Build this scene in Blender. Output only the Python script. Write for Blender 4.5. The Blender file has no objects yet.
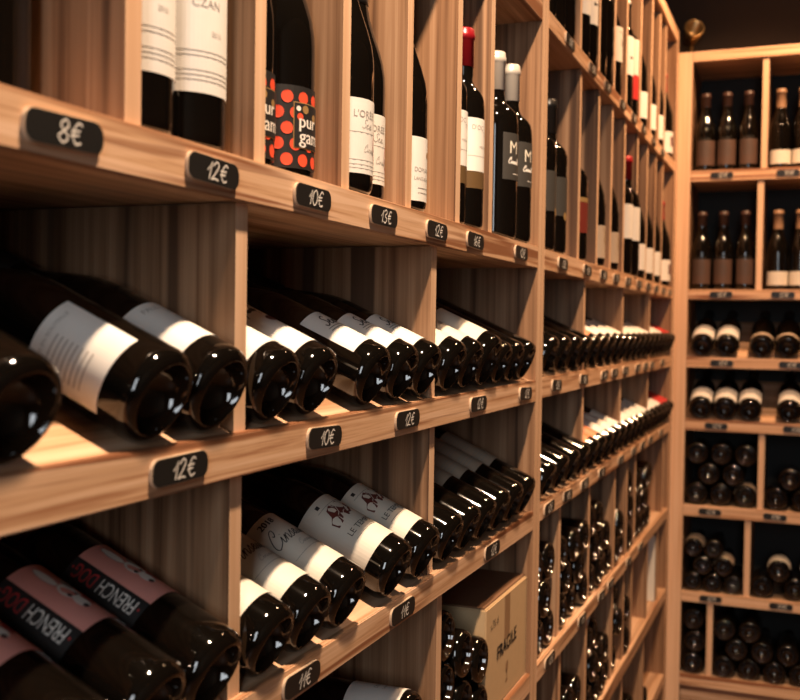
import bpy, bmesh, math, random
from mathutils import Matrix, Vector, Euler
random.seed(7)
sc = bpy.context.scene
COL = sc.collection
PI = math.pi
R = math.radians

# ------------------------------------------------------------------ camera
cam_d = bpy.data.cameras.new('camera'); cam = bpy.data.objects.new('camera', cam_d); COL.objects.link(cam)
right = Vector((0.92775, 0.37289, 0.01549)); down = Vector((0.02357, -0.01711, -0.99958)); fwd = Vector((-0.37247, 0.92772, -0.02467))
mm = Matrix((right, -down, -fwd)).transposed().to_4x4()
mm.translation = Vector((0.455, 0.0, 1.2))
cam.matrix_world = mm
cam_d.sensor_width = 36; cam_d.lens = 1030 / 800 * 36
cam_d.clip_start = 0.02
cam_d.dof.use_dof = True; cam_d.dof.focus_distance = 1.25; cam_d.dof.aperture_fstop = 7.0
sc.camera = cam

# ------------------------------------------------------------------ world, lights, exposure
w = bpy.data.worlds.new('world'); sc.world = w; w.use_nodes = True
w.node_tree.nodes['Background'].inputs[0].default_value = (1.0, 0.75, 0.55, 1)
w.node_tree.nodes['Background'].inputs[1].default_value = 0.06

def spot(name, loc, aim, power, color, size=R(110), blend=.7, rad=.04):
    l = bpy.data.lights.new(name, 'SPOT'); l.energy = power; l.color = color
    l.spot_size = size; l.spot_blend = blend; l.shadow_soft_size = rad
    o = bpy.data.objects.new(name, l); COL.objects.link(o); o.location = loc
    o.rotation_euler = (Vector(aim) - Vector(loc)).to_track_quat('-Z', 'Y').to_euler()
    return o
SPOTS = [(0.43, 0.72, 310, (1.0, .71, .475)), (0.54, 2.40, 90, (1.0, .59, .32)), (0.58, 3.10, 140, (1.0, .57, .295))]
for i, (x, y, p, c) in enumerate(SPOTS):
    spot('ceiling_spot', (x, y, 2.72), (0.12, y + .25, 1.0), p, c)
win = bpy.data.lights.new('window_daylight', 'AREA'); win.shape = 'RECTANGLE'; win.size = .55; win.size_y = 1.5
win.energy = 24; win.color = (0.90, 0.95, 1.0)
wo = bpy.data.objects.new('window_daylight', win); COL.objects.link(wo); wo.location = (0.95, -1.95, 1.75)
wo.rotation_euler = (R(90), 0, 0)          # faces +Y, standing in the window opening
wo.rotation_euler = Vector((0, 1, 0)).to_track_quat('-Z', 'Z').to_euler()

vs = sc.view_settings
vs.view_transform = 'Standard'; vs.look = 'None'; vs.exposure = 0.0; vs.gamma = 1.0; vs.use_curve_mapping = False

# ------------------------------------------------------------------ materials
def new_mat(name):
    m = bpy.data.materials.new(name); m.use_nodes = True
    return m, m.node_tree.nodes, m.node_tree.links, m.node_tree.nodes['Principled BSDF']

def plain(name, col, rough=.5, metal=0., spec=.5, coat=0., bump=None):
    m, N, L, P = new_mat(name)
    P.inputs['Base Color'].default_value = (*col, 1); P.inputs['Roughness'].default_value = rough
    P.inputs['Metallic'].default_value = metal; P.inputs['Specular IOR Level'].default_value = spec
    P.inputs['Coat Weight'].default_value = coat
    nz = N.new('ShaderNodeTexNoise'); nz.inputs['Scale'].default_value = 60
    mx = N.new('ShaderNodeMix'); mx.data_type = 'RGBA'; mx.blend_type = 'MULTIPLY'
    mx.inputs[6].default_value = (*col, 1); mx.inputs[7].default_value = (.8, .8, .8, 1)
    tc = N.new('ShaderNodeTexCoord'); L.new(tc.outputs['Object'], nz.inputs['Vector'])
    mr = N.new('ShaderNodeMapRange'); mr.inputs['To Max'].default_value = .5
    L.new(nz.outputs['Fac'], mr.inputs['Value']); L.new(mr.outputs['Result'], mx.inputs[0])
    L.new(mx.outputs[2], P.inputs['Base Color'])
    if bump:
        b = N.new('ShaderNodeBump'); b.inputs['Strength'].default_value = bump; b.inputs['Distance'].default_value = .002
        L.new(nz.outputs['Fac'], b.inputs['Height']); L.new(b.outputs['Normal'], P.inputs['Normal'])
    return m

def wood(name, axis, stops, streak, streak_amt, rough=.42, fine=70., along=1.6):
    m, N, L, P = new_mat(name)
    tc = N.new('ShaderNodeTexCoord'); oi = N.new('ShaderNodeObjectInfo')
    add = N.new('ShaderNodeVectorMath'); add.operation = 'ADD'
    off = N.new('ShaderNodeCombineXYZ')
    mul = N.new('ShaderNodeMath'); mul.operation = 'MULTIPLY'; mul.inputs[1].default_value = 7.3
    L.new(oi.outputs['Random'], mul.inputs[0])
    for k in range(3): L.new(mul.outputs[0], off.inputs[k])
    L.new(tc.outputs['Object'], add.inputs[0]); L.new(off.outputs[0], add.inputs[1])
    def mapped(s_across, s_along):
        mp = N.new('ShaderNodeMapping'); v = [s_across] * 3; v['XYZ'.index(axis)] = s_along
        mp.inputs['Scale'].default_value = v; L.new(add.outputs[0], mp.inputs['Vector']); return mp
    n1 = N.new('ShaderNodeTexNoise'); n1.inputs['Scale'].default_value = 1; n1.inputs['Detail'].default_value = 5
    n1.inputs['Roughness'].default_value = .62; n1.inputs['Distortion'].default_value = .35
    L.new(mapped(fine, along).outputs[0], n1.inputs['Vector'])
    cr = N.new('ShaderNodeValToRGB'); e = cr.color_ramp.elements
    while len(e) < len(stops): e.new(.5)
    for k, (p, c) in enumerate(stops): e[k].position = p; e[k].color = (*c, 1)
    L.new(n1.outputs['Fac'], cr.inputs[0])
    n2 = N.new('ShaderNodeTexNoise'); n2.inputs['Scale'].default_value = 1; n2.inputs['Detail'].default_value = 3
    n2.inputs['Distortion'].default_value = .5
    L.new(mapped(fine * .42, along * .5).outputs[0], n2.inputs['Vector'])
    c2 = N.new('ShaderNodeValToRGB'); q = c2.color_ramp.elements
    q[0].position = .555; q[0].color = (0, 0, 0, 1); q[1].position = .625; q[1].color = (1, 1, 1, 1)
    L.new(n2.outputs['Fac'], c2.inputs[0])
    ma = N.new('ShaderNodeMath'); ma.operation = 'MULTIPLY'; ma.inputs[1].default_value = streak_amt
    L.new(c2.outputs[0], ma.inputs[0])
    mx = N.new('ShaderNodeMix'); mx.data_type = 'RGBA'; L.new(ma.outputs[0], mx.inputs[0])
    L.new(cr.outputs[0], mx.inputs[6]); mx.inputs[7].default_value = (*streak, 1)
    L.new(mx.outputs[2], P.inputs['Base Color'])
    P.inputs['Roughness'].default_value = rough; P.inputs['Specular IOR Level'].default_value = .35
    b = N.new('ShaderNodeBump'); b.inputs['Strength'].default_value = .12; b.inputs['Distance'].default_value = .001
    L.new(n1.outputs['Fac'], b.inputs['Height']); L.new(b.outputs['Normal'], P.inputs['Normal'])
    return m
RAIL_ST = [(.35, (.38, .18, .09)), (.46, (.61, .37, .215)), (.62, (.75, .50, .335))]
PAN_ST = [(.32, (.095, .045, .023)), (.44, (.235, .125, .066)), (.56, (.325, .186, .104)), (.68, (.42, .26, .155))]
W_RAIL = wood('wood_rail', 'Y', RAIL_ST, (.25, .10, .045), .95, fine=120, along=2.2)
W_BOARD = wood('wood_board', 'Y', RAIL_ST, (.28, .14, .07), .55, fine=60)
W_EDGE = wood('wood_edge', 'Z', [(.3, (.60, .37, .22)), (.5, (.70, .46, .295)), (.7, (.76, .53, .36))], (.52, .29, .16), .35, fine=70)
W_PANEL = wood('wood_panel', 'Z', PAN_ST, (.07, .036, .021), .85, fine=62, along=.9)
W_FLOOR = wood('wood_floor', 'X', [(.3, (.08, .036, .017)), (.5, (.13, .062, .03)), (.7, (.17, .085, .042))], (.09, .04, .02), .5)

def glass_mat(name, col, rough):
    m, N, L, P = new_mat(name)
    P.inputs['Base Color'].default_value = (*col, 1); P.inputs['Roughness'].default_value = rough
    P.inputs['IOR'].default_value = 1.52; P.inputs['Specular IOR Level'].default_value = .62
    tc = N.new('ShaderNodeTexCoord'); nz = N.new('ShaderNodeTexNoise'); nz.inputs['Scale'].default_value = 22
    L.new(tc.outputs['Object'], nz.inputs['Vector'])
    b = N.new('ShaderNodeBump'); b.inputs['Strength'].default_value = .05; b.inputs['Distance'].default_value = .004
    L.new(nz.outputs['Fac'], b.inputs['Height']); L.new(b.outputs['Normal'], P.inputs['Normal'])
    return m
M = dict(
    glass=glass_mat('dark_bottle_glass', (.0035, .0027, .002), .055),
    base=glass_mat('base_glass_glow_tint', (.014, .007, .0035), .07),  # browner than the body: glow of light through the glass, in the colour
    black_foil=plain('black_foil', (.012, .011, .011), .35),
    red_foil=plain('red_foil', (.34, .010, .018), .3, .3),
    white_foil=plain('white_foil', (.72, .66, .58), .35, .25),
    tan_foil=plain('tan_foil', (.30, .175, .10), .45),
    brown_foil=plain('brown_foil', (.055, .026, .02), .45),
    white_paper=plain('white_paper', (.80, .77, .72), .6),
    cream_paper=plain('cream_paper', (.74, .69, .60), .6),
    kraft_paper=plain('kraft_paper', (.46, .36, .27), .65),
    brown_paper=plain('brown_paper', (.085, .045, .032), .6),
    grey_paper=plain('grey_paper', (.050, .046, .041), .45),
    black_paper=plain('black_paper', (.016, .015, .015), .5),
    pink_paper=plain('pink_paper', (.74, .31, .26), .55),
    red_paper=plain('red_paper', (.50, .02, .02), .5),
    bronze_paper=plain('bronze_paper', (.16, .095, .04), .4, .2),
    dull_red_paper=plain('dull_red_paper', (.16, .022, .014), .5),
    orange_paper=plain('orange_paper', (.60, .19, .07), .5),
    dots=plain('orange_red_ink', (.80, .085, .035), .5),
    gold=plain('gold_ink', (.42, .26, .10), .4, .3),
    ink=plain('black_ink', (.03, .025, .025), .6),
    grey_ink=plain('grey_ink', (.36, .33, .30), .6),
    silver=plain('silver_ink', (.80, .74, .62), .4),
    red_ink=plain('red_ink', (.45, .03, .03), .6),
    wine_ink=plain('wine_red_ink', (.13, .022, .016), .6),
    white_ink=plain('white_ink', (.80, .76, .70), .6),
    chalk=plain('chalk', (.82, .78, .72), .8),
    slate=plain('chalkboard_black', (.012, .0115, .011), .42),
    tagwood=plain('tag_backing', (.62, .46, .32), .5),
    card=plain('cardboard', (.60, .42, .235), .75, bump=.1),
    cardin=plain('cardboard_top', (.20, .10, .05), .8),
    tape=plain('brown_tape', (.36, .22, .12), .35),
    brass=plain('brass', (.55, .36, .16), .3, .9),
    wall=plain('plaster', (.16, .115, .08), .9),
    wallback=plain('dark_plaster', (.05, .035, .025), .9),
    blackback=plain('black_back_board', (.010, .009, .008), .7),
    ceil=plain('dark_ceiling', (.012, .009, .007), .9),
    paint=plain('white_paint', (.6, .6, .58), .5),
)

# ------------------------------------------------------------------ helpers
def obj(name, me, mats=None, parent=None, loc=None):
    o = bpy.data.objects.new(name, me); COL.objects.link(o)
    if mats is not None:
        me.materials.clear()
        for m in (mats if isinstance(mats, (list, tuple)) else [mats]): me.materials.append(m)
    if parent: o.parent = parent
    if loc: o.location = loc
    return o
def tag(o, label, cat, group=None):
    o['label'] = label; o['category'] = cat
    if group: o['group'] = group
    return o
def empty(name, loc=(0, 0, 0)):
    o = bpy.data.objects.new(name, None); COL.objects.link(o); o.location = loc; o.empty_display_size = .02
    return o
def box_me(x0, x1, y0, y1, z0, z1, bev=0.):
    bm = bmesh.new(); bmesh.ops.create_cube(bm, size=1)
    for v in bm.verts:
        v.co = Vector(((x0 + x1) / 2 + v.co.x * (x1 - x0), (y0 + y1) / 2 + v.co.y * (y1 - y0), (z0 + z1) / 2 + v.co.z * (z1 - z0)))
    if bev: bmesh.ops.bevel(bm, geom=bm.edges[:], offset=bev, segments=2, affect='EDGES')
    me = bpy.data.meshes.new('box'); bm.to_mesh(me); bm.free(); return me
def box(name, x0, x1, y0, y1, z0, z1, m, parent=None, bev=0.):
    return obj(name, box_me(x0, x1, y0, y1, z0, z1, bev), m, parent)
def panel(name, x0, x1, y0, y1, z0, z1, parent):
    me = box_me(x0, x1, y0, y1, z0, z1)
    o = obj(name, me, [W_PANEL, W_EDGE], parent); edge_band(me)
    return o
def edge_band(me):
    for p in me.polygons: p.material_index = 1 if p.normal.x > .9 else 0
def prism_me(poly, y0, y1):
    """poly in (x, z), extruded along y"""
    bm = bmesh.new()
    a = [bm.verts.new((x, y0, z)) for x, z in poly]; b = [bm.verts.new((x, y1, z)) for x, z in poly]
    n = len(poly)
    bm.faces.new(a); bm.faces.new(b[::-1])
    for i in range(n): bm.faces.new((a[i], b[i], b[(i + 1) % n], a[(i + 1) % n]))
    bmesh.ops.recalc_face_normals(bm, faces=bm.faces[:])
    me = bpy.data.meshes.new('prism'); bm.to_mesh(me); bm.free(); return me
def lathe_me(prof, seg=44, base_to=None):
    bm = bmesh.new(); rings = []
    for z, r in prof:
        if r < 1e-6: rings.append([bm.verts.new((0, 0, z))])
        else: rings.append([bm.verts.new((r * math.cos(2 * PI * k / seg), r * math.sin(2 * PI * k / seg), z)) for k in range(seg)])
    for i in range(len(rings) - 1):
        A, B = rings[i], rings[i + 1]
        for k in range(seg):
            l = (k + 1) % seg
            if len(A) == 1: f = bm.faces.new((A[0], B[l], B[k]))
            elif len(B) == 1: f = bm.faces.new((A[k], A[l], B[0]))
            else: f = bm.faces.new((A[k], A[l], B[l], B[k]))
            f.smooth = True
            if base_to is not None and i < base_to: f.material_index = 1
    bmesh.ops.recalc_face_normals(bm, faces=bm.faces[:])
    me = bpy.data.meshes.new('lathe'); bm.to_mesh(me); bm.free(); return me

# -------- flat lettering: lists of (verts2d, faces)
def text2d(s, size, cx=0., cy=0., shear=0., rot=0., xs=1.):
    cu = bpy.data.curves.new('t', 'FONT'); cu.body = s; cu.size = size; cu.resolution_u = 3; cu.align_x = 'CENTER'; cu.align_y = 'CENTER'; cu.shear = shear
    o = bpy.data.objects.new('t', cu); COL.objects.link(o)
    dg = bpy.context.evaluated_depsgraph_get(); dg.update()
    me = bpy.data.meshes.new_from_object(o.evaluated_get(dg))
    c, sn = math.cos(rot), math.sin(rot)
    V = [((v.co.x * xs) * c - v.co.y * sn + cx, (v.co.x * xs) * sn + v.co.y * c + cy) for v in me.vertices]
    F = [tuple(p.vertices) for p in me.polygons]
    bpy.data.objects.remove(o); bpy.data.curves.remove(cu); bpy.data.meshes.remove(me)
    return V, F
def ribbon2d(lines, wd, sx=1., sy=1., ox=0., oy=0., slant=0.):
    V, F = [], []
    for ln in lines:
        P = [Vector((ox + (x + slant * y) * sx, oy + y * sy)) for x, y in ln]
        base = len(V)
        for i, p in enumerate(P):
            d = (P[min(i + 1, len(P) - 1)] - P[max(i - 1, 0)]); d = d.normalized() if d.length > 1e-9 else Vector((1, 0))
            n = Vector((-d.y, d.x)) * wd / 2
            V += [tuple(p + n), tuple(p - n)]
        for i in range(len(P) - 1): F.append((base + 2 * i, base + 2 * i + 1, base + 2 * i + 3, base + 2 * i + 2))
    return V, F
def smooth(pts, n=6):
    out = []
    for i in range(len(pts) - 1):
        p0, p1, p2, p3 = [Vector(pts[max(0, min(len(pts) - 1, i + k))]) for k in (-1, 0, 1, 2)]
        for k in range(n):
            t = k / n
            out.append(tuple(.5 * ((2 * p1) + (p2 - p0) * t + (2 * p0 - 5 * p1 + 4 * p2 - p3) * t * t + (3 * p1 - p0 - 3 * p2 + p3) * t ** 3)))
    out.append(tuple(pts[-1])); return out
def disc2d(cx, cy, rx, ry=None, n=18):
    ry = ry or rx
    return [(cx + rx * math.cos(2 * PI * k / n), cy + ry * math.sin(2 * PI * k / n)) for k in range(n)], [tuple(range(n))]
def rect2d(x0, x1, y0, y1, n=1):
    V, F = [], []
    for i in range(n + 1):
        x = x0 + (x1 - x0) * i / n; V += [(x, y0), (x, y1)]
    for i in range(n): F.append((2 * i, 2 * i + 2, 2 * i + 3, 2 * i + 1))
    return V, F
def poly2d(pts): return list(pts), [tuple(range(len(pts)))]
def deco_me(shapes, fn):
    """one mesh from flat shapes, each vertex sent through fn(u, v) to 3D"""
    V, F = [], []
    for v, f in shapes:
        b = len(V); V += [fn(*p) for p in v]; F += [tuple(b + i for i in q) for q in f]
    me = bpy.data.meshes.new('deco'); me.from_pydata(V, [], F); me.update(); return me

# handwriting of the price tags
DIG = {
 '1': [[(.05, .45), (.3, .95), (.22, .0)]],
 '2': [smooth([(.05, .75), (.25, 1.0), (.42, .78), (.2, .3), (.02, .02), (.25, .08), (.5, .02)], 4)],
 '0': [smooth([(.3, 1.), (.08, .75), (.08, .25), (.28, 0), (.48, .3), (.46, .8), (.3, 1.)], 4)],
 '3': [smooth([(.05, .85), (.28, 1.), (.42, .78), (.2, .55), (.45, .3), (.25, 0.), (.02, .12)], 4)],
 '6': [smooth([(.42, .95), (.12, .6), (.06, .2), (.28, 0), (.45, .22), (.28, .45), (.08, .3)], 4)],
 '8': [smooth([(.28, .52), (.08, .75), (.28, 1.), (.45, .78), (.28, .52), (.05, .25), (.28, 0.), (.48, .25), (.28, .52)], 4)],
 '9': [smooth([(.45, .7), (.25, .5), (.08, .75), (.28, 1.), (.45, .75), (.4, .3), (.2, 0)], 4)],
 '€': [smooth([(.5, .85), (.32, .97), (.14, .7), (.12, .3), (.3, .02), (.52, .12)], 4), [(.0, .58), (.42, .62)], [(.0, .38), (.38, .42)]],
}
def price2d(s, h, wd):
    wdt = {'1': .36, '€': .6}
    tot = sum(wdt.get(c, .58) for c in s); x = -tot / 2; lines = []
    for c in s:
        for l in DIG[c]: lines.append([(x + px, py - .5) for px, py in l])
        x += wdt.get(c, .58)
    return ribbon2d(lines, wd, h * 1.4, h, 0, 0, .15)

CINS = [smooth(l, 5) for l in (
 [(.50, .86), (.62, .74), (.78, .96), (.70, 1.20), (.40, 1.10), (.12, .62), (.06, .22), (.26, -.03), (.56, .04), (.85, .22), (1.0, .48), (1.0, .1), (1.1, 0), (1.25, .2), (1.36, .46), (1.36, .0)],
 [(1.36, .05), (1.42, .32), (1.56, .46), (1.66, .35), (1.66, .06), (1.76, 0), (1.88, .18), (2.06, .52), (2.10, .3), (2.16, .06), (2.02, -.02), (1.92, .05)],
 [(2.14, .05), (2.28, .12), (2.6, .42), (2.44, .45), (2.32, .22), (2.42, .0), (2.56, .12), (2.62, .42), (2.62, .05), (2.74, 0), (2.88, .42), (2.88, .08), (3.0, 0), (3.15, .42), (3.15, .05), (3.25, 0), (3.48, .62), (3.52, 1.02), (3.42, 1.0), (3.42, .05), (3.55, 0), (3.75, .8), (3.74, .08), (3.84, 0), (3.98, .12)],
 [(3.58, .55), (3.95, .57)],
 [(1.04, .64), (1.07, .67)])]
SEA = [smooth(l, 5) for l in ([(.62, .85), (.45, 1.02), (.22, .82), (.42, .5), (.48, .18), (.22, 0), (.02, .2)], [(.55, .22), (.85, .36), (.8, .52), (.66, .34), (.76, .04), (1.0, .1), (1.36, .42), (1.2, .45), (1.08, .22), (1.18, .0), (1.34, .14), (1.38, .42), (1.38, .04), (1.55, .1)])]

# ------------------------------------------------------------------ room
def struct(o): o['kind'] = 'structure'; return o
FZ = -.12
struct(box('floor', -.8, 2.6, -2.4, 4.6, FZ - .05, FZ, W_FLOOR))
struct(box('ceiling', -.8, 2.6, -2.4, 4.6, 2.95, 3.0, M['ceil']))
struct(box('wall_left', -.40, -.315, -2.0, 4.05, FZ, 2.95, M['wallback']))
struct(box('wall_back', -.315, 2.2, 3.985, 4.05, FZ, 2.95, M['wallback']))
struct(box('wall_right', 2.1, 2.18, -2.0, 3.985, FZ, 2.95, M['wall']))
# wall behind the viewer with the window that lets the daylight in
bm = bmesh.new()
for (x0, x1, z0, z1) in ((-.315, .45, FZ, 2.95), (1.45, 2.1, FZ, 2.95), (.45, 1.45, FZ, .95), (.45, 1.45, 2.55, 2.95)):
    t = box_me(x0, x1, -2.08, -2.0, z0, z1); bm.from_mesh(t)
me = bpy.data.meshes.new('front'); bm.to_mesh(me); bm.free()
struct(obj('wall_front', me, M['wall']))
bm = bmesh.new()
for b in ((.45, .49, -2.06, -2.0, .95, 2.55), (1.41, 1.45, -2.06, -2.0, .95, 2.55), (.49, 1.41, -2.06, -2.0, .95, .99), (.49, 1.41, -2.06, -2.0, 2.51, 2.55)):
    bm.from_mesh(box_me(*b))
me = bpy.data.meshes.new('wf'); bm.to_mesh(me); bm.free()
struct(obj('window_1', me, M['paint']))

# ------------------------------------------------------------------ wine racks (local frame: front plane x=0, running along +y, depth -x)
LV = dict(top=(2.18, 2.222), Z=(1.737, 1.770), A=(1.303, 1.341), B=(1.070, 1.108), C=(.845, .878), D=(.548, .582), E=(.264, .302), F=(-.036, .004))
LVN = dict(LV, B=(1.067, 1.105), C=(.838, .872))
LVB = dict(LV, top=(2.115, 2.150), Z=(1.706, 1.744), A=(1.303, 1.336), B=(1.068, 1.104), C=(.851, .889), D=(.554, .593), E=(.256, .292), F=(-.036, .004))
TILT = R(24); CT, ST_ = math.cos(TILT), math.sin(TILT)
DEPTH = .292; RT = .0100; DX = -.008; DT = .0195

def rack(name, y0, y1, lv, divs, label, loc=(0, 0, 0), rz=0., pt0=.036, pt1=.036, back=None):
    root = empty(name, loc); root.rotation_euler = (0, 0, rz)
    tag(root, label, 'wine rack')
    zt = lv['top'][1]
    panel('side_panel', -DEPTH, 0, y0, y0 + pt0, FZ + .001, zt, root)
    panel('side_panel', -DEPTH, 0, y1 - pt1, y1, FZ + .001, zt, root)
    a, b = y0 + pt0 + .0005, y1 - pt1 - .0005
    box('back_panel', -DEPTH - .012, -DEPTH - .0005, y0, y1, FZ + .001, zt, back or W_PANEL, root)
    box('plinth', -.05, -.03, a, b, FZ + .001, lv['F'][0] - .001, W_RAIL, root)
    for k in ('top', 'Z', 'A', 'B', 'C', 'D', 'E', 'F'):
        z0, z1 = lv[k]
        box('front_rail', -RT, 0, a, b, z0, z1, W_RAIL, root, .0012)
        if k not in 'BC' or len(k) > 1:
            box('shelf_board', -DEPTH, -RT - .0003, a, b, z0 + .001, z1 - .0005, W_BOARD, root)
    rows = ['top', 'Z', 'A', 'B', 'C', 'D', 'E', 'F']
    for k in ('Z', 'A', 'B', 'C', 'D', 'E', 'F'):
        zlo = lv[k][1] + .0003; zhi = lv[rows[rows.index(k) - 1]][0] - .0003
        ys = sorted(divs.get(k, []))
        for y in ys:
            if a + .02 < y < b - .02:
                below_tilt = rows[rows.index(k) - 1] in ('B', 'C')
                if k in 'BC' or below_tilt:
                    # stands on the tilted board, or ends against the one above: follow the slope
                    t = math.tan(TILT)
                    lo = (lambda x: zlo - .0006 + max(0, -x - RT) * t) if k in 'BC' else (lambda x: zlo)
                    hi = (lambda x: zhi) if not below_tilt else (lambda x: (zhi if x > -RT - .001 else lv[rows[rows.index(k) - 1]][1] - .0118 + (-x - RT) * t))
                    pts = [(DX, lo(DX)), (-DEPTH, lo(-DEPTH)), (-DEPTH, hi(-DEPTH)), (-RT - .002, hi(-RT - .002)), (-RT - .001 + .0005, zhi), (DX, zhi)]
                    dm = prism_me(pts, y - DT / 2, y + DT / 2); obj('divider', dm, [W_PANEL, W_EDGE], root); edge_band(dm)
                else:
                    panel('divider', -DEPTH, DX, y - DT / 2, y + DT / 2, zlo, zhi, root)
        if k in 'BC':
            cuts = [a] + [y for y in ys if a + .02 < y < b - .02] + [b]
            t = math.tan(TILT); z1 = lv[k][1] - .0012
            for i in range(len(cuts) - 1):
                p = [(-RT - .0003, z1), (-DEPTH, z1 + (DEPTH - RT) * t), (-DEPTH, z1 + (DEPTH - RT) * t - .010), (-RT - .0003, z1 - .010)]
                obj('sloping_shelf', prism_me(p, cuts[i] + (DT / 2 + .0004 if i else 0), cuts[i + 1] - (DT / 2 + .0004 if i < len(cuts) - 2 else 0)), W_BOARD, root)
    return root
Y1 = 1.804; YE = 3.668
near_divs = dict(Z=[.25, .61, .81, .99, 1.172, 1.359, 1.514], A=[.23, .42, .625, .809, .990, 1.172, 1.359, 1.514],
                 B=[.30, .780, 1.268], C=[.30, .775, 1.271], D=[.30, .84, 1.311], E=[.30, .84, 1.31], F=[.84])
far_divs = dict(Z=[2.134, 2.330, 2.519, 2.688, 2.912, 3.115, 3.280, 3.414], A=[2.146, 2.342, 2.509, 2.688, 2.894, 3.075, 3.245, 3.401],
                B=[2.221, 2.706, 3.175], C=[2.225, 2.693, 3.167], D=[2.026, 2.319, 2.643, 2.830, 2.970, 3.551], E=[2.049, 2.311, 2.638, 2.809, 2.946, 3.240, 3.469], F=[2.31, 2.81, 3.2])
rack('wine_rack', -.30, Y1, LVN, near_divs, 'pale wood wine rack on the left, nearest the viewer', pt0=.036, pt1=.022)
rack('wine_rack', Y1 + .0015, YE, LV, far_divs, 'pale wood wine rack beyond the double post, running to the corner', pt0=.022, pt1=.036)
XB, YB = .010, 3.670
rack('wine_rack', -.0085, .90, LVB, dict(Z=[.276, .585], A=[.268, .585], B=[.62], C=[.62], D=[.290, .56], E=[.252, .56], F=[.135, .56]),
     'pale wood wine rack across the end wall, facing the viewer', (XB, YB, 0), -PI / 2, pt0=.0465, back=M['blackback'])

# ------------------------------------------------------------------ bottles
def prof(kind, r, H):
    R0 = r - .0095; h = .027
    base = [(h * math.cos(a), R0 * math.sin(a)) for a in [PI / 2 * i / 7 for i in range(7)]] + [(.0012, R0 - .0001), (.0002, R0 + .0006), (0, R0 + .0014), (.0003, R0 + .0024), (.0015, r - .0045), (.0040, r - .0022), (.0075, r - .0007), (.011, r - .0001), (.014, r)]
    base[0] = (h, 0)
    k = H / .30
    if kind == 'burgundy':
        body = [(.135, r), (.150, r * .985), (.165, r * .93), (.182, r * .81), (.200, r * .65), (.218, r * .50), (.232, r * .43), (.242, .0152), (.283, .0142)]
    elif kind == 'heavy':
        body = [(.125, r), (.142, r * .985), (.160, r * .92), (.178, r * .78), (.196, r * .60), (.212, r * .47), (.226, .0165), (.283, .0148)]
    else:
        body = [(.180, r), (.190, r * .985), (.198, r * .93), (.205, r * .83), (.211, r * .68), (.217, r * .52), (.224, r * .43), (.232, .0150), (.283, .0145)]
    lip = [(.284, .0160), (.291, .0162), (.293, .0150), (.299, .0147), (.30, .0135), (.30, 0)]
    return base + [(z * k, rr) for z, rr in body + lip]
def profile_r(pf, z):
    for (a, ra), (b, rb) in zip(pf[15:], pf[16:]):
        if a <= z <= b and b > a: return ra + (rb - ra) * (z - a) / (b - a)
    return .015
CACHE = {}
def body_me(kind, r, H):
    key = ('b', kind, r, H)
    if key not in CACHE:
        me = lathe_me(prof(kind, r, H), 44, base_to=9); me.materials.append(M['glass']); me.materials.append(M['base']); CACHE[key] = me
    return CACHE[key]
def capsule_me(kind, r, H, z0, mat):
    key = ('c', kind, r, H, z0, mat)
    if key not in CACHE:
        pf = prof(kind, r, H); k = H / .30
        pts = [(z0, profile_r(pf, z0) + .0002), (z0 + .0003, profile_r(pf, z0) + .0009)]
        pts += [(z, rr + .0009) for z, rr in pf if z > z0 + .002 and rr > .0137 and z < .2995 * k]
        pts += [(.3006 * k, .0138), (.3010 * k, .0125), (.3010 * k, 0)]
        me = lathe_me(pts, 32); me.materials.append(M[mat]); CACHE[key] = me
    return CACHE[key]
def patch_me(r, z0, z1, u0, u1, mat):
    key = ('p', r, z0, z1, u0, u1, mat)
    if key not in CACHE:
        n = 26; V = []; F = []
        ro, ri = r + .0005, r + .0001
        for i in range(n + 1):
            a = (u0 + (u1 - u0) * i / n) / r; c, s = math.cos(a), math.sin(a)
            V += [(ro * c, ro * s, z0), (ro * c, ro * s, z1), (ri * c, ri * s, z1), (ri * c, ri * s, z0)]
        for i in range(n):
            b = 4 * i
            for k in range(4): F.append((b + k, b + 4 + k, b + 4 + (k + 1) % 4, b + (k + 1) % 4))
        F += [(0, 1, 2, 3), (4 * n + 3, 4 * n + 2, 4 * n + 1, 4 * n)]
        me = bpy.data.meshes.new('label'); me.from_pydata(V, [], F); me.update()
        bm = bmesh.new(); bm.from_mesh(me); bmesh.ops.recalc_face_normals(bm, faces=bm.faces[:])
        bm.to_mesh(me); bm.free(); me.materials.append(M[mat]); CACHE[key] = me
    return CACHE[key]
def wrap(r, dz=0., off=.0008):
    return lambda u, v: ((r + off) * math.cos(u / r), (r + off) * math.sin(u / r), v + dz)
def lines2d(u0, u1, vs, wd=.0008):
    out = []
    for v in vs: out.append(rect2d(u0, u1, v, v + wd, 8))
    return out
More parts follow.
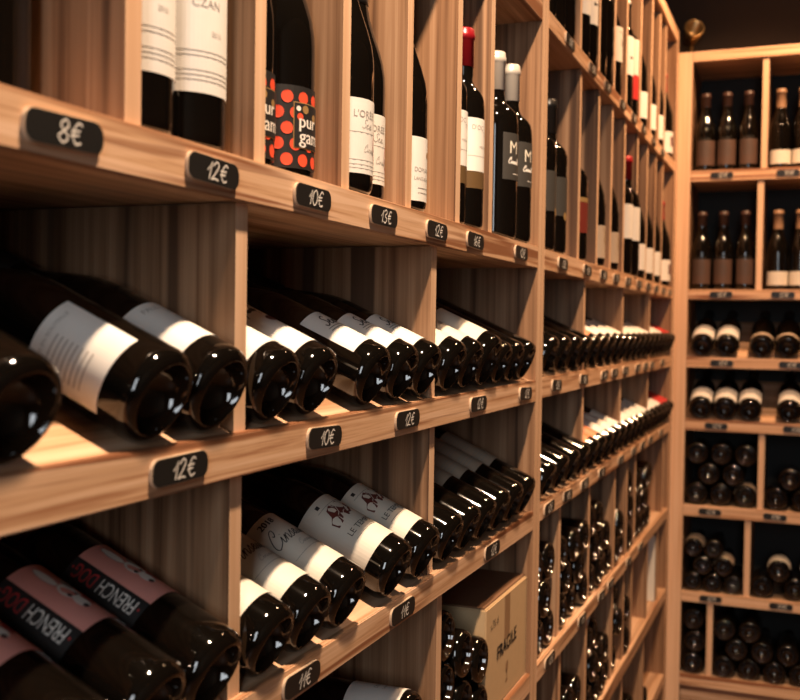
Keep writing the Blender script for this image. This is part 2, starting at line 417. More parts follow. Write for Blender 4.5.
# deco(style) -> list of (part name, material, shapes in (arc, height))
def deco_lord():   return [('lettering', 'grey_ink', [text2d("L'ORÉE", .011, .004, .086)] + lines2d(-.03, .045, [.066, .036, .031, .027])), ('red_mark', 'red_ink', [ribbon2d([smooth([(.028, .07), (.022, .058), (.023, .046), (.029, .036)], 5)], .0016)]), ('script', 'grey_ink', [ribbon2d(SEA, .0006, .011, .010, -.002, .071, .3), ribbon2d(CINS, .0005, .006, .007, .002, .046, .3)])]
def deco_chateau(): return [('lettering', 'grey_ink', [text2d('CZAN', .010, .0, .122), text2d('2016', .006, .01, .098)] + lines2d(-.03, .03, [.082, .078, .066, .062, .058]))]
def deco_dots():
    s = []
    for j, v in enumerate((.0215, .0370, .0525, .0680, .0835)):
        for i in range(-4, 5):
            s.append(disc2d(i * .0185 + (.0092 if j % 2 else 0), v, .0063))
    fr = [rect2d(.0065, .052, .033, .079, 10)]
    inn = [rect2d(.0075, .051, .034, .078, 10)]
    txt = [text2d('pur', .019, .025, .060), text2d('pur', .019, .0256, .060), text2d('gam', .020, .029, .045), text2d('gam', .020, .0296, .045)]
    return [('dots', 'dots', s), ('panel_border', 'gold', fr, .0010), ('panel', 'black_paper', inn, .0013), ('lettering', 'white_ink', txt + [disc2d(.012, .0725, .0026)], .0016), ('panel_dots', 'dots', [disc2d(.014, .0645, .0036)], .0016), ('gold_blot', 'gold', [disc2d(.021, .0725, .0042), disc2d(.036, .066, .004)], .0015)]
def deco_small():  return [('emblem', 'gold', [disc2d(.022, .073, .003, .004)]), ('lettering', 'grey_ink', [text2d('DOMAINE', .008, .012, .053), text2d('LANGUEDOC', .006, .012, .042)] + lines2d(.0, .03, [.030, .024]))]
def deco_doc():    return [('lettering', 'grey_ink', [text2d("D'OC", .010, -.002, .150), text2d('7.1.1', .009, .018, .142), text2d('MERLOT', .005, .01, .122)] + lines2d(-.02, .03, [.108], .0006))]
def deco_m():      return [('lettering', 'silver', [text2d('M', .029, .002, .146, xs=.95)]), ('script', 'white_ink', [ribbon2d(CINS, .0016, .0062, .008, -.010, .121, .3)] + lines2d(.0, .018, [.104], .001))]
def deco_cins():   return [('year', 'ink', [text2d('2018', .0105, -.004, .116, xs=1.1), text2d('2018', .0105, -.0035, .1162, xs=1.1), text2d('2018', .0105, -.0045, .1158, xs=1.1)]), ('lettering', 'ink', [ribbon2d(CINS, .0011, .0135, .019, -.024, .084, .35)]), ('small_script', 'grey_ink', [ribbon2d(CINS, .0005, .006, .006, -.002, .070, .3)] + lines2d(-.022, .03, [.062], .0006))]
def deco_temps():
    rocks = [poly2d([(-.014, .078), (-.016, .088), (-.008, .094), (-.001, .090), (-.003, .080)]), poly2d([(-.008, .094), (-.005, .104), (.004, .108), (.008, .098), (-.001, .090)]),
             poly2d([(-.001, .090), (.008, .098), (.016, .092), (.012, .081), (-.001, .083)]), poly2d([(.008, .098), (.006, .106), (.017, .108), (.026, .100), (.016, .092)]), poly2d([(.016, .092), (.026, .100), (.025, .090), (.018, .083), (.012, .084)])]
    veins = ribbon2d([[(-.008, .086), (.004, .092), (.010, .103)], [(.0, .082), (.01, .09), (.022, .092)]], .0009)
    return [('emblem', 'ink', [rect2d(-.010, -.005, .113, .118)]), ('rock_drawing', 'wine_ink', rocks), ('rock_veins', 'cream_paper', [veins], .0011), ('lettering', 'ink', [text2d('LE TEMPS', .0105, .006, .063)] + lines2d(-.014, .026, [.109, .053], .0004))]
def deco_sea():    return [('lettering', 'ink', [ribbon2d(SEA, .0017, .014, .018, -.008, .070, .3)] + lines2d(-.01, .02, [.066, .062], .0008))]
def deco_ant():    return [('drawing', 'ink', [disc2d(-.012, .096, .005, .003), disc2d(-.003, .097, .004, .003), disc2d(.005, .098, .005, .0035), ribbon2d([[(-.012, .097), (-.017, .106)], [(-.003, .097), (-.006, .107)], [(.005, .098), (.006, .108)], [(-.010, .096), (-.012, .088)], [(.004, .098), (.008, .088)]], .0010)]), ('seal', 'wine_ink', [disc2d(.010, .078, .0075, .0055)]), ('orange_seal', 'dots', [disc2d(-.030, .046, .006)])]
def deco_text():   return [('lettering', 'grey_ink', lines2d(-.03, .03, [.170, .164, .158, .152, .146, .140, .134, .128, .112, .106, .100, .094], .0013))]
def deco_back():   return [('lettering', 'grey_ink', [text2d('MIS EN BOUTEILLE', .005, .0, .090)] + lines2d(-.028, .002, [.082, .077, .072, .067, .062, .057, .052, .047], .0012))]
def deco_name():   return [('lettering', 'grey_ink', [text2d('PAUL', .008, .004, .086)])]
def deco_dog():
    teeth = []
    for k in range(38):
        z = .068 + k * .00258
        teeth.append(poly2d([(-.0119, z), (-.0119, z + .00258), (-.0140, z + .00129)]))
    # head lying along the bottle: ear towards the neck, muzzle towards the base
    def blob(cx, cy, rx, ry, n=16): return disc2d(cx, cy, rx, ry, n)
    head = [blob(.013, .116, .0085, .0125), blob(.012, .098, .0060, .0100)]
    ear = [blob(.0095, .143, .0042, .0150)]
    ear2 = [blob(.020, .126, .0038, .0085)]
    neck = [poly2d([(.019, .104), (.027, .112), (.029, .098), (.021, .090)])]
    L = [('black_band', 'black_paper', [rect2d(-.040, -.012, .0682, .1658, 8)], .0007), ('teeth', 'black_paper', teeth, .0008),
            ('dog_head', 'white_paper', head, .0009), ('dog_ear', 'grey_ink', [blob(.0095, .143, .0049, .0158)], .0009), ('dog_ear', 'white_paper', ear, .0011), ('dog_ear', 'grey_ink', ear2, .0012),
            ('nose', 'ink', [blob(.010, .0905, .0026, .0030)], .0013), ('eye', 'ink', [blob(.0085, .110, .0020, .0026)], .0013), ('eye', 'ink', [blob(.016, .110, .0018, .0024)], .0013), ('scarf', 'red_ink', neck, .0008),
            ('lettering', 'white_ink', [text2d('FRENCH', .0185, -.0215, .1010, rot=PI / 2, xs=.70)], .0012), ('red_dot', 'red_ink', [disc2d(-.0215, .0730, .0012)], .0012), ('red_dot', 'red_ink', [disc2d(-.0215, .161, .0012)], .0012), ('red_lettering', 'red_ink', [text2d('DOG', .0185, -.0215, .1440, rot=PI / 2, xs=.68)], .0012)]
    sq = lambda v: .072 + (v - .068) * .82
    return [(d[0], d[1], [([(u, sq(v)) for u, v in V], F) for V, F in d[2]], d[3]) for d in L]
def deco_h():      return [('lettering', 'ink', [text2d('h', .026, .008, .132), text2d('DOMAINE', .006, .008, .158)])]
def deco_crest():  return [('emblem', 'gold', [disc2d(.012, .075, .006, .008)])]
def deco_key():    return [('emblem', 'ink', [disc2d(.004, .135, .004), rect2d(.004, .02, .134, .137, 3)])]
def deco_bird():   return [('emblem', 'gold', [ribbon2d([smooth([(.005, .09), (.015, .075), (.010, .060), (.025, .050)], 5), smooth([(.025, .085), (.012, .07), (.02, .055)], 5)], .002)])]
def deco_redsq():  return [('emblem', 'wine_ink', [rect2d(-.004, .010, .042, .075, 3)])]
def deco_wave():   return [('relief', 'grey_paper', [ribbon2d([smooth([(-.02 + .008 * i, .05), (-.014 + .008 * i, .07), (-.022 + .008 * i, .09), (-.015 + .008 * i, .115)], 5) for i in range(5)], .002)])]

# style: kind, r, H, capsule z0, capsule material, labels [(z0,z1,u0,u1,mat)], deco
S = {
 'plain':   ('burgundy', .0385, .300, .235, 'black_foil', [], None),
 'plainslim': ('bordeaux', .0359, .300, .235, 'black_foil', [], None),
 'plainbx': ('bordeaux', .0375, .305, .238, 'black_foil', [], None),
 'stack':   ('burgundy', .0375, .278, None, None, [], None),
 'slim':    ('burgundy', .0360, .270, None, None, [], None),
 'slimmer': ('burgundy', .0332, .270, None, None, [], None),
 'slimk':   ('burgundy', .0332, .270, None, None, [(.012, .10, -.045, .045, 'kraft_paper')], None),
 'stackk':  ('burgundy', .0375, .278, None, None, [(.012, .10, -.05, .05, 'kraft_paper')], None),
 'stackw':  ('burgundy', .0375, .278, None, None, [(.012, .10, -.05, .05, 'cream_paper')], None),
 'chateau': ('bordeaux', .0375, .305, .238, 'black_foil', [(.048, .150, -.048, .048, 'white_paper')], deco_chateau),
 'dots':    ('burgundy', .0385, .300, .235, 'black_foil', [(.013, .095, -.085, .085, 'black_paper')], deco_dots),
 'loree':   ('burgundy', .0385, .300, .235, 'black_foil', [(.022, .103, -.048, .048, 'white_paper')], deco_lord),
 'domaine': ('burgundy', .0385, .300, .235, 'black_foil', [(.014, .094, -.045, .045, 'white_paper')], deco_small),
 'lying':   ('burgundy', .0385, .278, .22, 'black_foil', [(.014, .088, -.045, .045, 'white_paper')], deco_small),
 'doc':     ('bordeaux', .0328, .300, .243, 'red_foil', [(.086, .164, -.044, .044, 'white_paper'), (.061, .0855, -.044, .044, 'bronze_paper')], deco_doc),
 'm':       ('bordeaux', .0385, .305, .243, 'white_foil', [(.095, .170, -.020, .048, 'grey_paper')], deco_m),
 'cinsault': ('burgundy', .0370, .300, .235, 'black_foil', [(.030, .126, -.050, .050, 'cream_paper')], deco_cins),
 'temps':   ('burgundy', .0382, .300, .235, 'black_foil', [(.028, .124, -.055, .055, 'cream_paper')], deco_temps),
 'sea':     ('burgundy', .0370, .300, .235, 'black_foil', [(.026, .098, -.022, .038, 'white_paper')], deco_sea),
 'ant':     ('burgundy', .0370, .300, .235, 'black_foil', [(.026, .116, -.050, .050, 'white_paper')], deco_ant),
 'back':    ('heavy', .0388, .300, .235, 'black_foil', [(.030, .100, -.040, .030, 'white_paper')], deco_back),
 'name':    ('heavy', .0388, .300, .235, 'black_foil', [(.032, .096, -.050, .045, 'white_paper')], deco_name),
 'kraft':   ('bordeaux', .0370, .298, .235, 'black_foil', [(.078, .178, -.045, .045, 'kraft_paper')], deco_text),
 'dog':     ('bordeaux', .0385, .300, .235, 'red_foil', [(.072, .1524, -.012, .050, 'pink_paper')], deco_dog),
 'white':   ('burgundy', .0385, .300, .235, 'black_foil', [(.026, .100, -.045, .045, 'white_paper')], None),
 'creamy':  ('heavy', .0382, .300, .235, 'tan_foil', [(.026, .106, -.045, .045, 'cream_paper')], deco_crest),
 'creambig': ('heavy', .0423, .300, .235, 'tan_foil', [(.026, .106, -.045, .045, 'cream_paper')], deco_crest),
 'orange':  ('burgundy', .0385, .300, .235, 'tan_foil', [(.026, .100, -.045, .045, 'orange_paper')], None),
 'redlab':  ('burgundy', .0385, .300, .235, 'red_foil', [(.026, .100, -.045, .045, 'red_paper')], None),
 'stone':   ('burgundy', .0385, .300, .235, 'black_foil', [(.020, .095, -.045, .045, 'kraft_paper')], deco_bird),
 'medal':   ('bordeaux', .0385, .305, .238, 'black_foil', [(.075, .150, -.045, .045, 'grey_paper')], deco_crest),
 'redneck': ('bordeaux', .0385, .325, .262, 'red_foil', [(.095, .185, -.020, .045, 'white_paper')], None),
 'sienna':  ('bordeaux', .0385, .280, .222, 'black_foil', [(.06, .125, -.045, .045, 'dull_red_paper'), (.1255, .135, -.045, .045, 'gold')], None),
 'hlogo':   ('burgundy', .0385, .305, .240, 'black_foil', [(.085, .170, -.045, .045, 'cream_paper')], deco_h),
 'keylab':  ('bordeaux', .0385, .315, .245, 'black_foil', [(.090, .190, -.045, .045, 'white_paper')], deco_key),
 'tricol':  ('bordeaux', .0385, .315, .245, 'black_foil', [(.110, .205, -.010, .045, 'cream_paper'), (.045, .1095, -.010, .045, 'red_paper')], None),
 'square':  ('burgundy', .0385, .290, .225, 'red_foil', [(.020, .090, -.045, .045, 'white_paper')], deco_redsq),
 'endbrown': ('burgundy', .0345, .270, .222, 'brown_foil', [(.020, .105, -.030, .040, 'brown_paper')], deco_wave),
 'endwhite': ('burgundy', .0345, .270, .205, 'tan_foil', [(.016, .062, -.045, .045, 'cream_paper')], None),
 'endtilt': ('burgundy', .0395, .290, .230, 'black_foil', [(.024, .095, -.045, .045, 'white_paper')], None),
 'endtilt2': ('burgundy', .0395, .290, .230, 'black_foil', [(.024, .040, -.045, .045, 'kraft_paper')], None),
}
DECO = {}
def put(style, x, y, z, tilt_deg, label, group, roll=0., frame=None, cat='wine bottle'):
    """base centre at (x, y, z) of the rack frame; tilt_deg 90 stands upright, 0 lies flat with its base outwards"""
    kind, r, H, cz, cm, labs, deco = S[style]
    root = empty('wine_bottle')
    mat = Matrix.Translation((x, y, z)) @ Matrix.Rotation(R(tilt_deg - 90), 4, 'Y') @ Matrix.Rotation(R(roll), 4, 'Z')
    if frame is not None: mat = frame @ mat
    root.matrix_world = mat
    tag(root, label, cat, group)
    obj('glass_body', body_me(kind, r, H), None, root)
    if cm: obj('capsule', capsule_me(kind, r, H, cz, cm), None, root)
    first = None
    for (z0, z1, u0, u1, lm) in labs:
        lo = obj('paper_label', patch_me(r, z0, z1, u0, u1, lm), None, root); first = first or lo
    if deco:
        if style not in DECO:
            DECO[style] = []
            for d in deco():
                off = d[3] if len(d) > 3 else .0008
                me = deco_me(d[2], wrap(r, 0, off)); me.materials.append(M[d[1]]); DECO[style].append((d[0], me))
        for nm, me in DECO[style]: obj(nm, me, None, first)
    return root
ENDF = Matrix.Translation((XB, YB, 0)) @ Matrix.Rotation(-PI / 2, 4, 'Z')
def stand(style, y, x, zrow, label, group, roll=0., frame=None): return put(style, x, y, zrow + .0004, 90, label, group, roll, frame)
def tilted(style, y, zrow, label, group, roll=0., frame=None, xl=-.0095, lift=-.0005):
    r = S[style][1] + .0006
    return put(style, xl + r * ST_, y, zrow + r * CT + lift, 24, label, group, roll, frame)
ORD = ['first', 'second', 'third', 'fourth', 'fifth', 'sixth', 'seventh', 'eighth', 'ninth', 'tenth', 'eleventh', 'twelfth']

# ---- near rack, standing row
g = 'bottles standing on the upper shelf of the near rack'
za = LV['A'][1]
stand('plainbx', .574, -.106, za, 'dark bottle standing at the far left of the near upper shelf', g, -22)
stand('plainbx', .490, -.106, za, 'dark bottle standing leftmost on near upper shelf, cut by the frame', g, -22)
stand('chateau', .675, -.052, za, 'left one of two white-labelled bottles standing above the leftmost 12€ tag', g, -22)
stand('chateau', .753, -.053, za, 'right one of two white-labelled bottles standing above the leftmost 12€ tag', g, -23)
stand('dots', .859, -.065, za, 'left bottle with orange-dotted black label, half behind a divider', g, -46)
stand('dots', .938, -.062, za, 'right bottle with orange-dotted black label, fully visible', g, -46)
stand('loree', 1.0400, -.040, za, 'front bottle of the white-label pair above the 13€ tag', g, -22)
stand('loree', 1.120, -.060, za, 'rear bottle of the white-label pair above the 13€ tag', g, -23)
stand('domaine', 1.224, -.045, za, 'single standing bottle with white label and gold crest, alone in its slot', g, -24)
stand('doc', 1.4035, -.045, za, 'red-capped bottle with white label, left one in its slot, mostly hidden', g, -23)
stand('doc', 1.4695, -.040, za, 'red-capped bottle with white label over gold band, right one in its slot', g, -22)
stand('m', 1.6300, -.038, za, 'taller-looking left bottle with grey M label and white capsule', g, -23)
stand('m', 1.7190, -.038, za, 'right bottle with grey M label and white capsule, beside the post', g, -22)

# ---- near rack, upper tilted row
g = 'bottles tilted in the upper row of the near rack'
zb = LVN['B'][1]
tilted('plain', .42, zb, 'dark bottle tilted at the far left of the near upper row, mostly out of frame', g)
tilted('plain', .498, zb, 'dark bottle base cut by the left edge of the photo, upper tilted row', g)
tilted('back', .647, zb, 'big tilted bottle with back label and text block, above the 12€ tag', g, -68)
tilted('name', .7300, zb, 'big tilted bottle with plain white label, left of the upright divider', g, -25)
tilted('ant', .8290, zb, 'first tilted bottle right of the divider, white label with orange seal', g, -16)
tilted('ant', .9100, zb, 'tilted bottle with ant drawing label, just left of an empty gap', g, -16)
tilted('sea', 1.0500, zb, 'tilted bottle right of the empty gap, first of three with narrow script labels', g, -20)
tilted('sea', 1.1380, zb, 'middle one of three tilted bottles with narrow script labels', g, -16)
tilted('sea', 1.2190, zb, 'third tilted bottle with narrow script label, against the divider', g, -14)
tilted('creamy', 1.3185, zb, 'tilted cream-labelled bottle right after the second divider, upper near row', g, 0)
tilted('creamy', 1.3957, zb, 'second tilted cream-labelled bottle after the second divider, upper near row', g, 0)
tilted('creambig', 1.4770, zb, 'third cream-labelled tilted bottle after the second divider, raised a little', g, 0)
tilted('plainslim', 1.5562, zb, 'dark unlabelled tilted bottle next to the three cream-labelled ones', g)
tilted('plainslim', 1.6292, zb, 'dark unlabelled tilted bottle second from the double post, upper near row', g)
tilted('plainslim', 1.7022, zb, 'dark unlabelled tilted bottle nearest the double post, upper near row', g)

# ---- near rack, lower tilted row
g = 'bottles tilted in the lower row of the near rack'
zc = LVN['C'][1]
tilted('dog', .726, zc, 'tilted bottle with pink FRENCH DOG label, rightmost of three by the divider', g, -14)
tilted('dog', .642, zc, 'tilted bottle with pink FRENCH DOG label, middle one of three', g, -14)
tilted('dog', .555, zc, 'tilted bottle with pink FRENCH DOG label, leftmost of three', g, -14)
tilted('cinsault', .8235, zc, 'leftmost of three bottles with cream Cinsault script labels', g, -24)
tilted('cinsault', .902, zc, 'middle one of three bottles with cream Cinsault script labels', g, -22)
tilted('cinsault', .988, zc, 'rightmost of three bottles with cream Cinsault script labels', g, -22)
tilted('temps', 1.122, zc, 'left bottle with red rock drawing and LE TEMPS label', g, -32)
tilted('temps', 1.2205, zc, 'right bottle with red rock drawing and LE TEMPS label', g, -28)
for i, y in enumerate((1.3210, 1.3997, 1.4784, 1.5571, 1.6358, 1.7145)):
    tilted('kraft', y, zc, f'{ORD[i]} from left of the tilted bottles with beige text labels', g, random.uniform(-8, 8))

# ---- near rack, lying bottles of the lower bay
g = 'bottles lying in the lower bay of the near rack'
zd = LV['D'][1]
for i, y in enumerate((1.085, 1.175, 1.262)):
    put('stack', -.012, y, zd + .0379, 0, f'{ORD[i]} dark bottle of the bottom layer under the 11€ rail', g)
put('lying', -.006, 1.220, zd + .1105, 0, 'white-labelled bottle lying on top, under the 12€ tag', g, 0)
for y, x, n, dz, nm in ((1.3580, -.010, 3, 0, 'left column'), (1.4246, -.004, 2, .0285, 'middle column'), (1.4912, .0, 2, 0, 'right column')):
    for i in range(n):
        put('slim', x, y, zd + .0365 + dz + .0722 * i, 0, f'{("bottom", "middle", "top")[i if n == 3 else 2 * i]} dark bottle of the {nm} stacked left of the box', g)

# cardboard box
bx = empty('cardboard_box', (-.008, 1.6545, zd)); tag(bx, 'cardboard box marked FRAGILE on the bottom shelf beside the post', 'box')
X0, X1, Ya, Yb_, H = -.265, 0.0, -.1240, .1240, .175
box('box_body', X0, X1, Ya, Yb_, .0005, H, M['card'], bx, .002)
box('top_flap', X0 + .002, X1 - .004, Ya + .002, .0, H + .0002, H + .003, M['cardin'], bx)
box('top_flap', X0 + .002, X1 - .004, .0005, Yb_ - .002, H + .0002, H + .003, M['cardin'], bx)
box('tape', X1 + .0001, X1 + .0006, -.020, .012, H - .075, H - .002, M['tape'], bx)
pl = lambda u, v: (X1 + .0008, u, v)
def plain_part(name, shapes, mat, parent, fn):
    me = deco_me(shapes, fn); me.materials.append(M[mat]); return obj(name, me, None, parent)
plain_part('lettering', [text2d('FRAGILE', .0320, -.004, .090, rot=.06, xs=1.0), text2d('FRAGILE', .0300, -.0030, .0906, rot=.06, xs=1.0)], 'ink', bx, pl)
plain_part('small_lettering', [text2d('u.75 cl', .0165, -.078, .143, rot=.06)], 'ink', bx, pl)
plain_part('glass_mark', [disc2d(-.002, .052, .007, .009), rect2d(-.003, -.001, .030, .046), rect2d(-.008, .004, .028, .031)], 'tape', bx, pl)

# ---- far rack, top standing row
g = 'bottles standing on the top shelf of the far rack'
zz = LV['Z'][1]
for st, y, x, lab in (
    ('keylab', 1.885, -0.040, 'leftmost bottle on top shelf of far rack, beside the post'),
    ('plainbx', 1.965, -0.040, 'second dark bottle from the post on top shelf of far rack'),
    ('keylab', 2.045, -0.040, 'white-labelled bottle before the first divider on top shelf'),
    ('keylab', 2.190, -0.040, 'left bottle with key emblem, second slot of the top shelf'),
    ('keylab', 2.270, -0.040, 'right bottle with key emblem, second slot of the top shelf'),
    ('plainbx', 2.385, -0.040, 'left dark bottle, third slot of the top shelf'),
    ('plainbx', 2.465, -0.040, 'right dark bottle, third slot of the top shelf'),
    ('hlogo', 2.580, -0.040, 'sloping bottle with a big h on its label, top shelf'),
    ('keylab', 2.745, -0.040, 'white-labelled bottle beside the red and cream one, top shelf'),
    ('tricol', 2.835, -0.040, 'bottle with cream label over a red band, top shelf'),
    ('white', 3.000, -0.040, 'white-labelled bottle two slots right of the red-banded one, top shelf'),
    ('white', 3.175, -0.040, 'white-labelled bottle third from the corner, top shelf'),
    ('white', 3.340, -0.040, 'white-labelled bottle second from the corner, top shelf'),
    ('square', 3.575, -0.040, 'red-capped bottle with dark square on label, top shelf by the corner')):
    stand(st, y, x, zz, lab, g, random.uniform(-30, -15))

# ---- far rack, lower standing row
g = 'bottles standing on the upper shelf of the far rack'
for st, y, x, lab in (
    ('medal', 1.908, -0.040, 'left dark bottle with round medal label just right of the post'),
    ('medal', 2.000, -0.040, 'right dark bottle with round medal label near the post'),
    ('sienna', 2.200, -0.040, 'short bottle with red label and gold stripe, second slot of upper shelf'),
    ('stone', 2.405, -0.040, 'bottle with beige emblem label, third slot of upper shelf'),
    ('stone', 2.585, -0.040, 'bottle with beige label, fourth slot of upper shelf'),
    ('redneck', 2.766, -0.036, 'left tall red-capped bottle on the far upper shelf'),
    ('redneck', 2.8440, -0.030, 'right tall red-capped bottle with white label on the far upper shelf'),
    ('white', 3.020, -0.040, 'white-labelled bottle right after the red-capped pair, upper shelf'),
    ('white', 3.180, -0.040, 'white-labelled bottle two slots after the red-capped pair, upper shelf'),
    ('white', 3.340, -0.040, 'white-labelled bottle second from the corner, upper shelf'),
    ('square', 3.580, -0.040, 'white-labelled bottle with dark square by the corner, upper shelf')):
    stand(st, y, x, za, lab, g, random.uniform(-30, -15))

# ---- far rack, tilted rows
zb, zc = LV['B'][1], LV['C'][1]
def row(y0, y1, n): return [y0 + .041 + (y1 - y0 - .082) * i / (n - 1) for i in range(n)]
bays = ['first', 'second', 'third', 'last']
g = 'bottles tilted in the upper row of the far rack'
for b, (y0, y1, n, sts) in enumerate(((1.829, 2.212, 4, ['plain'] * 4), (2.230, 2.697, 5, ['orange', 'white', 'white', 'white', 'creamy']),
                                     (2.715, 3.166, 5, ['creamy', 'white', 'white', 'white', 'white']), (3.184, 3.63, 5, ['white', 'white', 'white', 'redlab', 'redlab']))):
    for i, y in enumerate(row(y0, y1, n)):
        tilted(sts[i], y, zb, f'{ORD[i]} bottle from the left, upper tilted row, {bays[b]} bay of far rack', g, random.uniform(-10, 10))
g = 'bottles tilted in the lower row of the far rack'
for b, (y0, y1, n, sts) in enumerate(((1.829, 2.216, 4, ['kraft', 'plain', 'plain', 'plain']), (2.234, 2.684, 5, ['orange', 'orange', 'white', 'white', 'white']),
                                     (2.702, 3.158, 5, ['white', 'white', 'white', 'white', 'white']), (3.176, 3.63, 5, ['white', 'white', 'white', 'redlab', 'redlab']))):
    for i, y in enumerate(row(y0, y1, n)):
        tilted(sts[i], y, zc, f'{ORD[i]} bottle from the left, lower tilted row, {bays[b]} bay of far rack', g, random.uniform(-10, 10))

# ---- piles of lying bottles
def pile(y0, y1, zrow, counts, where, group, frame=None, styles=None, r=.0375, base_x=-.006, base='stack'):
    layer = ['bottom', 'second', 'third', 'fourth', 'fifth']
    full = max(1, int((y1 - y0) / (2 * r + .0006)))
    sp = (y1 - y0 - 2 * r - .002) / max(1, full - 1) if full > 1 else 0
    dz = math.sqrt(max(0, (2 * r + .0010) ** 2 - (sp / 2) ** 2)) if full > 1 and sp / 2 < 2 * r else 2 * r + .0004
    if full > 1 and sp > 2 * r + .03: sp = 2 * r + .004; dz = math.sqrt((2 * r + .0004) ** 2 - (sp / 2) ** 2)
    for L, n in enumerate(counts):
        off = sp / 2 if (L % 2 and full > 1) else 0
        ys = [y0 + r + .001 + off + sp * i for i in range(full - (1 if off else 0))][:n] if full > 1 else [y0 + r + .002 + (L % 2) * max(0, (y1 - y0 - 2 * r - .004))]
        z = zrow + r + .0004 + (dz * L if full > 1 else L * (2 * r + .0004))
        for i, y in enumerate(ys):
            st = styles.get((L, i), base) if styles else base
            nm = f'{ORD[i]} from left in {layer[L]} layer, bottle pile in {where}' if len(ys) > 1 else f'{layer[L]} layer bottle of the pile in {where}'
            put(st, base_x + random.uniform(-.006, .004), y, z, 0, nm, group, random.uniform(-6, 6), frame)
g = 'bottles lying in the upper bins of the far rack'
pile(1.829, 2.016, zd, (2, 1, 2), 'far rack upper bin beside post', g)
pile(2.036, 2.309, zd, (3, 2, 3), 'far rack second upper bin', g)
pile(2.329, 2.633, zd, (4, 3, 2), 'far rack third upper bin', g)
pile(2.653, 2.820, zd, (2, 1), 'far rack fourth upper bin', g, None, {(1, 0): 'stackw'})
pile(2.840, 2.960, zd, (1, 1, 1), 'far rack narrow upper bin', g)
pile(2.980, 3.30, zd, (4, 3, 4), 'far rack wide upper bin', g)
g = 'bottles lying in the lower bins of the far rack'
ze = LV['E'][1]
pile(1.829, 2.039, ze, (3, 2), 'far rack lower bin beside post', g)
pile(2.059, 2.301, ze, (3, 2), 'far rack second lower bin', g)
pile(2.321, 2.628, ze, (4, 3, 2), 'far rack third lower bin', g, None, {(2, 1): 'stackw'})
pile(2.648, 2.799, ze, (2, 1, 1), 'far rack fourth lower bin', g)
pile(2.819, 2.936, ze, (1, 1), 'far rack fifth lower bin', g)
g = 'bottles lying in the floor bins of the far rack'
zf = LV['F'][1]
pile(2.32, 2.80, zf, (5, 4), 'far rack floor bin below', g)
pile(2.82, 3.19, zf, (3, 2), 'far rack floor bin near corner', g)
put('stack', -.006, 3.26, zf + .0378, 0, 'single bottle lying in the floor bin by the corner', g)

# pale board added before a divider, its colour imitating the lit divider face
sh = box('lit_face_board', -.20, -.012, 3.440, 3.448, LV['E'][1] + .001, LV['D'][0] - .03, M['cream_paper']); tag(sh, 'added pale board imitating a lit divider face, lower bin near the corner', 'board')

# ---- end rack
za2, zz2, zb2, zc2 = LVB['A'][1], LVB['Z'][1], LVB['B'][1], LVB['C'][1]
for nm, zr, ys, g in (('top', zz2, (.080, .1505, .221), 'bottles standing on the top shelf of the end rack'), ('second', za2, (.076, .1475, .219), 'bottles standing on the second shelf of the end rack')):
    for i, y in enumerate(ys):
        stand('endbrown', y, -.055, zr, f'{ORD[i]} from left of the brown-labelled bottles, {nm} shelf of end rack', g, random.uniform(-6, 6), ENDF)
    for i, y in enumerate((.325, .396, .467, .538)):
        stand('endwhite', y, -.055, zr, f'{ORD[i]} from left of the low-labelled bottles, {nm} shelf of end rack', g, random.uniform(-6, 6), ENDF)
g = 'bottles tilted in the upper row of the end rack'
for i, (y, st) in enumerate(((.090, 'endtilt'), (.171, 'endtilt'), (.283, 'endtilt2'), (.364, 'endtilt2'), (.445, 'endtilt2'), (.526, 'endtilt2'))):
    k = ORD[i] if i < 2 else ORD[i - 2]
    tilted(st, y, zb2, f'{k} {"white-labelled" if i < 2 else "plain dark"} bottle from left, upper tilted row of end rack', g, 0, ENDF)
g = 'bottles tilted in the lower row of the end rack'
for i, y in enumerate((.089, .169, .249, .375, .455, .535)):
    where = 'left of the gap' if i < 3 else 'right of the gap'
    tilted('endtilt', y, zc2, f'{ORD[i % 3]} bottle {where}, lower tilted row of end rack', g, 0, ENDF)
g = 'bottles lying in the bins of the end rack'
zd2, ze2, zf2 = LVB['D'][1], LVB['E'][1], LVB['F'][1]
pile(.040, .281, zd2, (3, 2, 3), 'end rack upper left bin', g, ENDF, {(0, 2): 'stackk'}, r=.0397)
pile(.300, .550, zd2, (3, 2), 'end rack upper right bin', g, ENDF, None, r=.0390)
pile(.0395, .2425, ze2, (3, 2, 2), 'end rack middle left bin', g, ENDF, {(1, 1): 'slimk', (2, 0): 'slimk'}, r=.0332, base='slimmer')
pile(.262, .550, ze2, (3, 2), 'end rack middle right bin', g, ENDF, {(1, 0): 'stackw', (1, 1): 'stackw'}, r=.0385)
pile(.040, .126, zf2, (1, 1, 1), 'end rack bottom left bin', g, ENDF, r=.0375)
pile(.145, .550, zf2, (5, 4, 2), 'end rack bottom right bin', g, ENDF, {}, r=.0375)

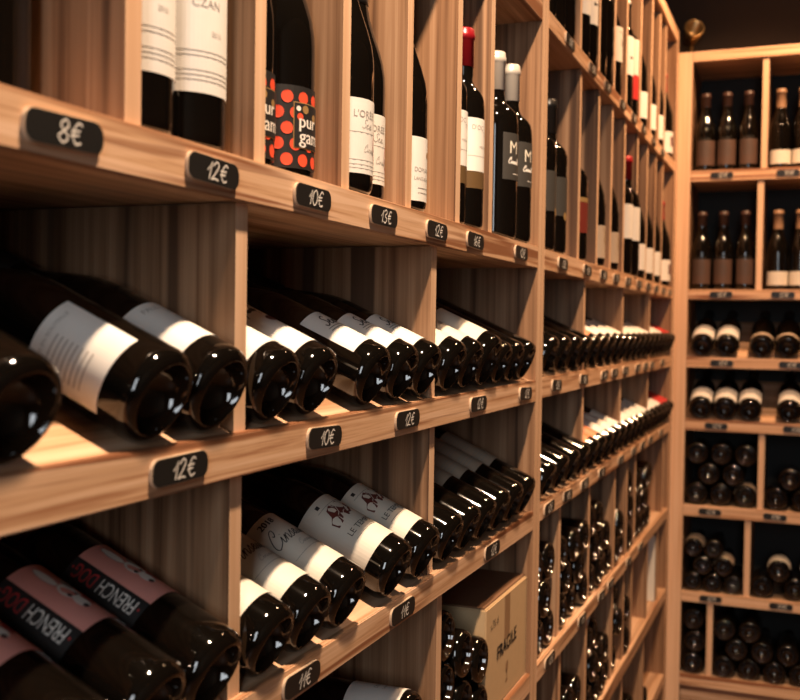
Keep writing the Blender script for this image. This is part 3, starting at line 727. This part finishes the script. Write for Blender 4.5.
# ------------------------------------------------------------------ price tags
def pill(w_, h_, rr, n=5):
    pts = []
    for cx, cy, a0 in ((w_ / 2 - rr, h_ / 2 - rr, 0), (-w_ / 2 + rr, h_ / 2 - rr, 90), (-w_ / 2 + rr, -h_ / 2 + rr, 180), (w_ / 2 - rr, -h_ / 2 + rr, 270)):
        for k in range(n + 1):
            a = R(a0 + 90 * k / n); pts.append((cx + rr * math.cos(a), cy + rr * math.sin(a)))
    return pts
def slab_me(pts, x0, x1):
    bm = bmesh.new()
    a = [bm.verts.new((x0, u, v)) for u, v in pts]; b = [bm.verts.new((x1, u, v)) for u, v in pts]
    n = len(pts); bm.faces.new(a[::-1]); bm.faces.new(b)
    for i in range(n): bm.faces.new((a[i], a[(i + 1) % n], b[(i + 1) % n], b[i]))
    bmesh.ops.recalc_face_normals(bm, faces=bm.faces[:])
    me = bpy.data.meshes.new('slab'); bm.to_mesh(me); bm.free(); return me
TB = slab_me(pill(.076, .0220, .0092), -0.0 + .0003, .0030); TB.materials.append(M['tagwood'])
TF = slab_me(pill(.0745, .0208, .0087), .0031, .0037); TF.materials.append(M['slate'])
PR = {}
def price_tag(y, z, text, label, group, frame=None, rot=0.):
    root = empty('price_tag')
    mat = Matrix.Translation((0, y, z)) @ Matrix.Rotation(R(rot), 4, 'X')
    if frame is not None: mat = frame @ mat
    root.matrix_world = mat; tag(root, label, 'price tag', group)
    obj('backing', TB, None, root); obj('chalkboard', TF, None, root)
    if text not in PR:
        me = deco_me([price2d(text, .0150, .0013)], lambda u, v: (.0040, u + .004, v)); me.materials.append(M['chalk']); PR[text] = me
    obj('writing', PR[text], None, root)
g = 'chalk price tags on the near rack'
za_, zb_, zc_ = 1.3215, 1.0860, .8545
for y, t, l in ((.540, '8€', 'price tag reading 8€, leftmost on the near upper rail'), (.718, '12€', 'price tag reading 12€ under the two bottles with tall white labels'),
                (.896, '10€', 'price tag reading 10€ under the orange-dotted bottles'), (1.073, '13€', 'price tag reading 13€ on the near upper rail'),
                (1.249, '12€', 'price tag under the lone white-labelled bottle on the near upper rail'), (1.411, '16€', 'price tag reading 16€ under the red-capped bottles'),
                (1.660, '12€', 'price tag under the M bottles, next to the post')):
    price_tag(y, za_, t, l, g, None, random.uniform(-2, 2))
for y, t, l in ((.675, '12€', 'price tag reading 12€ under the two big tilted bottles'), (.929, '10€', 'price tag reading 10€ on the middle rail'),
                (1.156, '12€', 'price tag reading 12€ under the three script-labelled bottles'), (1.439, '12€', 'price tag under the cream-labelled tilted bottles'),
                (1.705, '12€', 'price tag on the middle rail next to the post')):
    price_tag(y, zb_, t, l, g, None, random.uniform(-2, 2))
for y, t, l in ((.886, '11€', 'price tag reading 11€ under the Cinsault bottles'), (1.150, '11€', 'price tag reading 11€ under the LE TEMPS bottles'),
                (1.523, '12€', 'price tag under the bottles with beige text labels')):
    price_tag(y, zc_, t, l, g, None, random.uniform(-2, 2))
g = 'chalk price tags on the far rack'
FT = dict(Z=(1.7535, [1.99, 2.213, 2.386, 2.586, 2.759, 2.924, 3.115, 3.31], 'top rail'),
          A=(1.322, [1.966, 2.198, 2.383, 2.548, 2.723, 2.904, 3.073, 3.237, 3.402, 3.56], 'second rail'),
          B=(1.089, [1.933, 2.184, 2.417, 2.551, 2.71, 2.907, 3.053, 3.183, 3.416], 'third rail'),
          C=(.861, [1.891, 2.047, 2.214, 2.409, 2.664, 2.869, 3.029, 3.185, 3.418], 'fourth rail'),
          D=(.565, [1.919, 2.214, 2.435, 2.555, 2.823, 3.029], 'fifth rail'))
pr = ['12€', '10€', '16€', '9€', '13€', '8€', '11€', '12€', '10€', '13€']
for k, (z, ys, nm) in FT.items():
    for i, y in enumerate(ys):
        price_tag(y, z, pr[i], f'small black price tag, {ORD[i]} from left on the {nm} of far rack', g, None, random.uniform(-3, 3))
g = 'chalk price tags on the end rack'
for k, ys, nm in (('Z', (.142, .353), 'top shelf'), ('A', (.148, .346), 'second shelf'), ('B', (.156, .376), 'third shelf'), ('C', (.142, .394), 'fourth shelf'), ('D', (.128, .338), 'fifth shelf'), ('E', (.137, .364), 'sixth shelf')):
    z = sum(LVB[k]) / 2
    for i, y in enumerate(ys):
        price_tag(y, z, ('12€', '10€')[i], f'black price tag, {("left", "right")[i]} one under the {nm} of end rack', g, ENDF, random.uniform(-2, 2))

# brass lamp-like stand-in added for an unclear tan thing above the corner
lp = empty('tan_stand_in', (.02, 3.86, 2.26)); tag(lp, 'brass stand-in for an unclear tan thing above the end rack corner', 'stand-in')
me = lathe_me([(-.04, 0), (-.04, .022), (.02, .034), (.045, .036), (.045, .030), (.0, .020), (.0, 0)], 24); h = obj('stand_in_head', me, M['brass'], lp); h.rotation_euler = (R(70), 0, R(20))
me = lathe_me([(-.11, 0), (-.11, .035), (-.10, .035), (-.095, .008), (-.02, .008), (-.02, 0)], 20); obj('stem', me, M['brass'], lp)
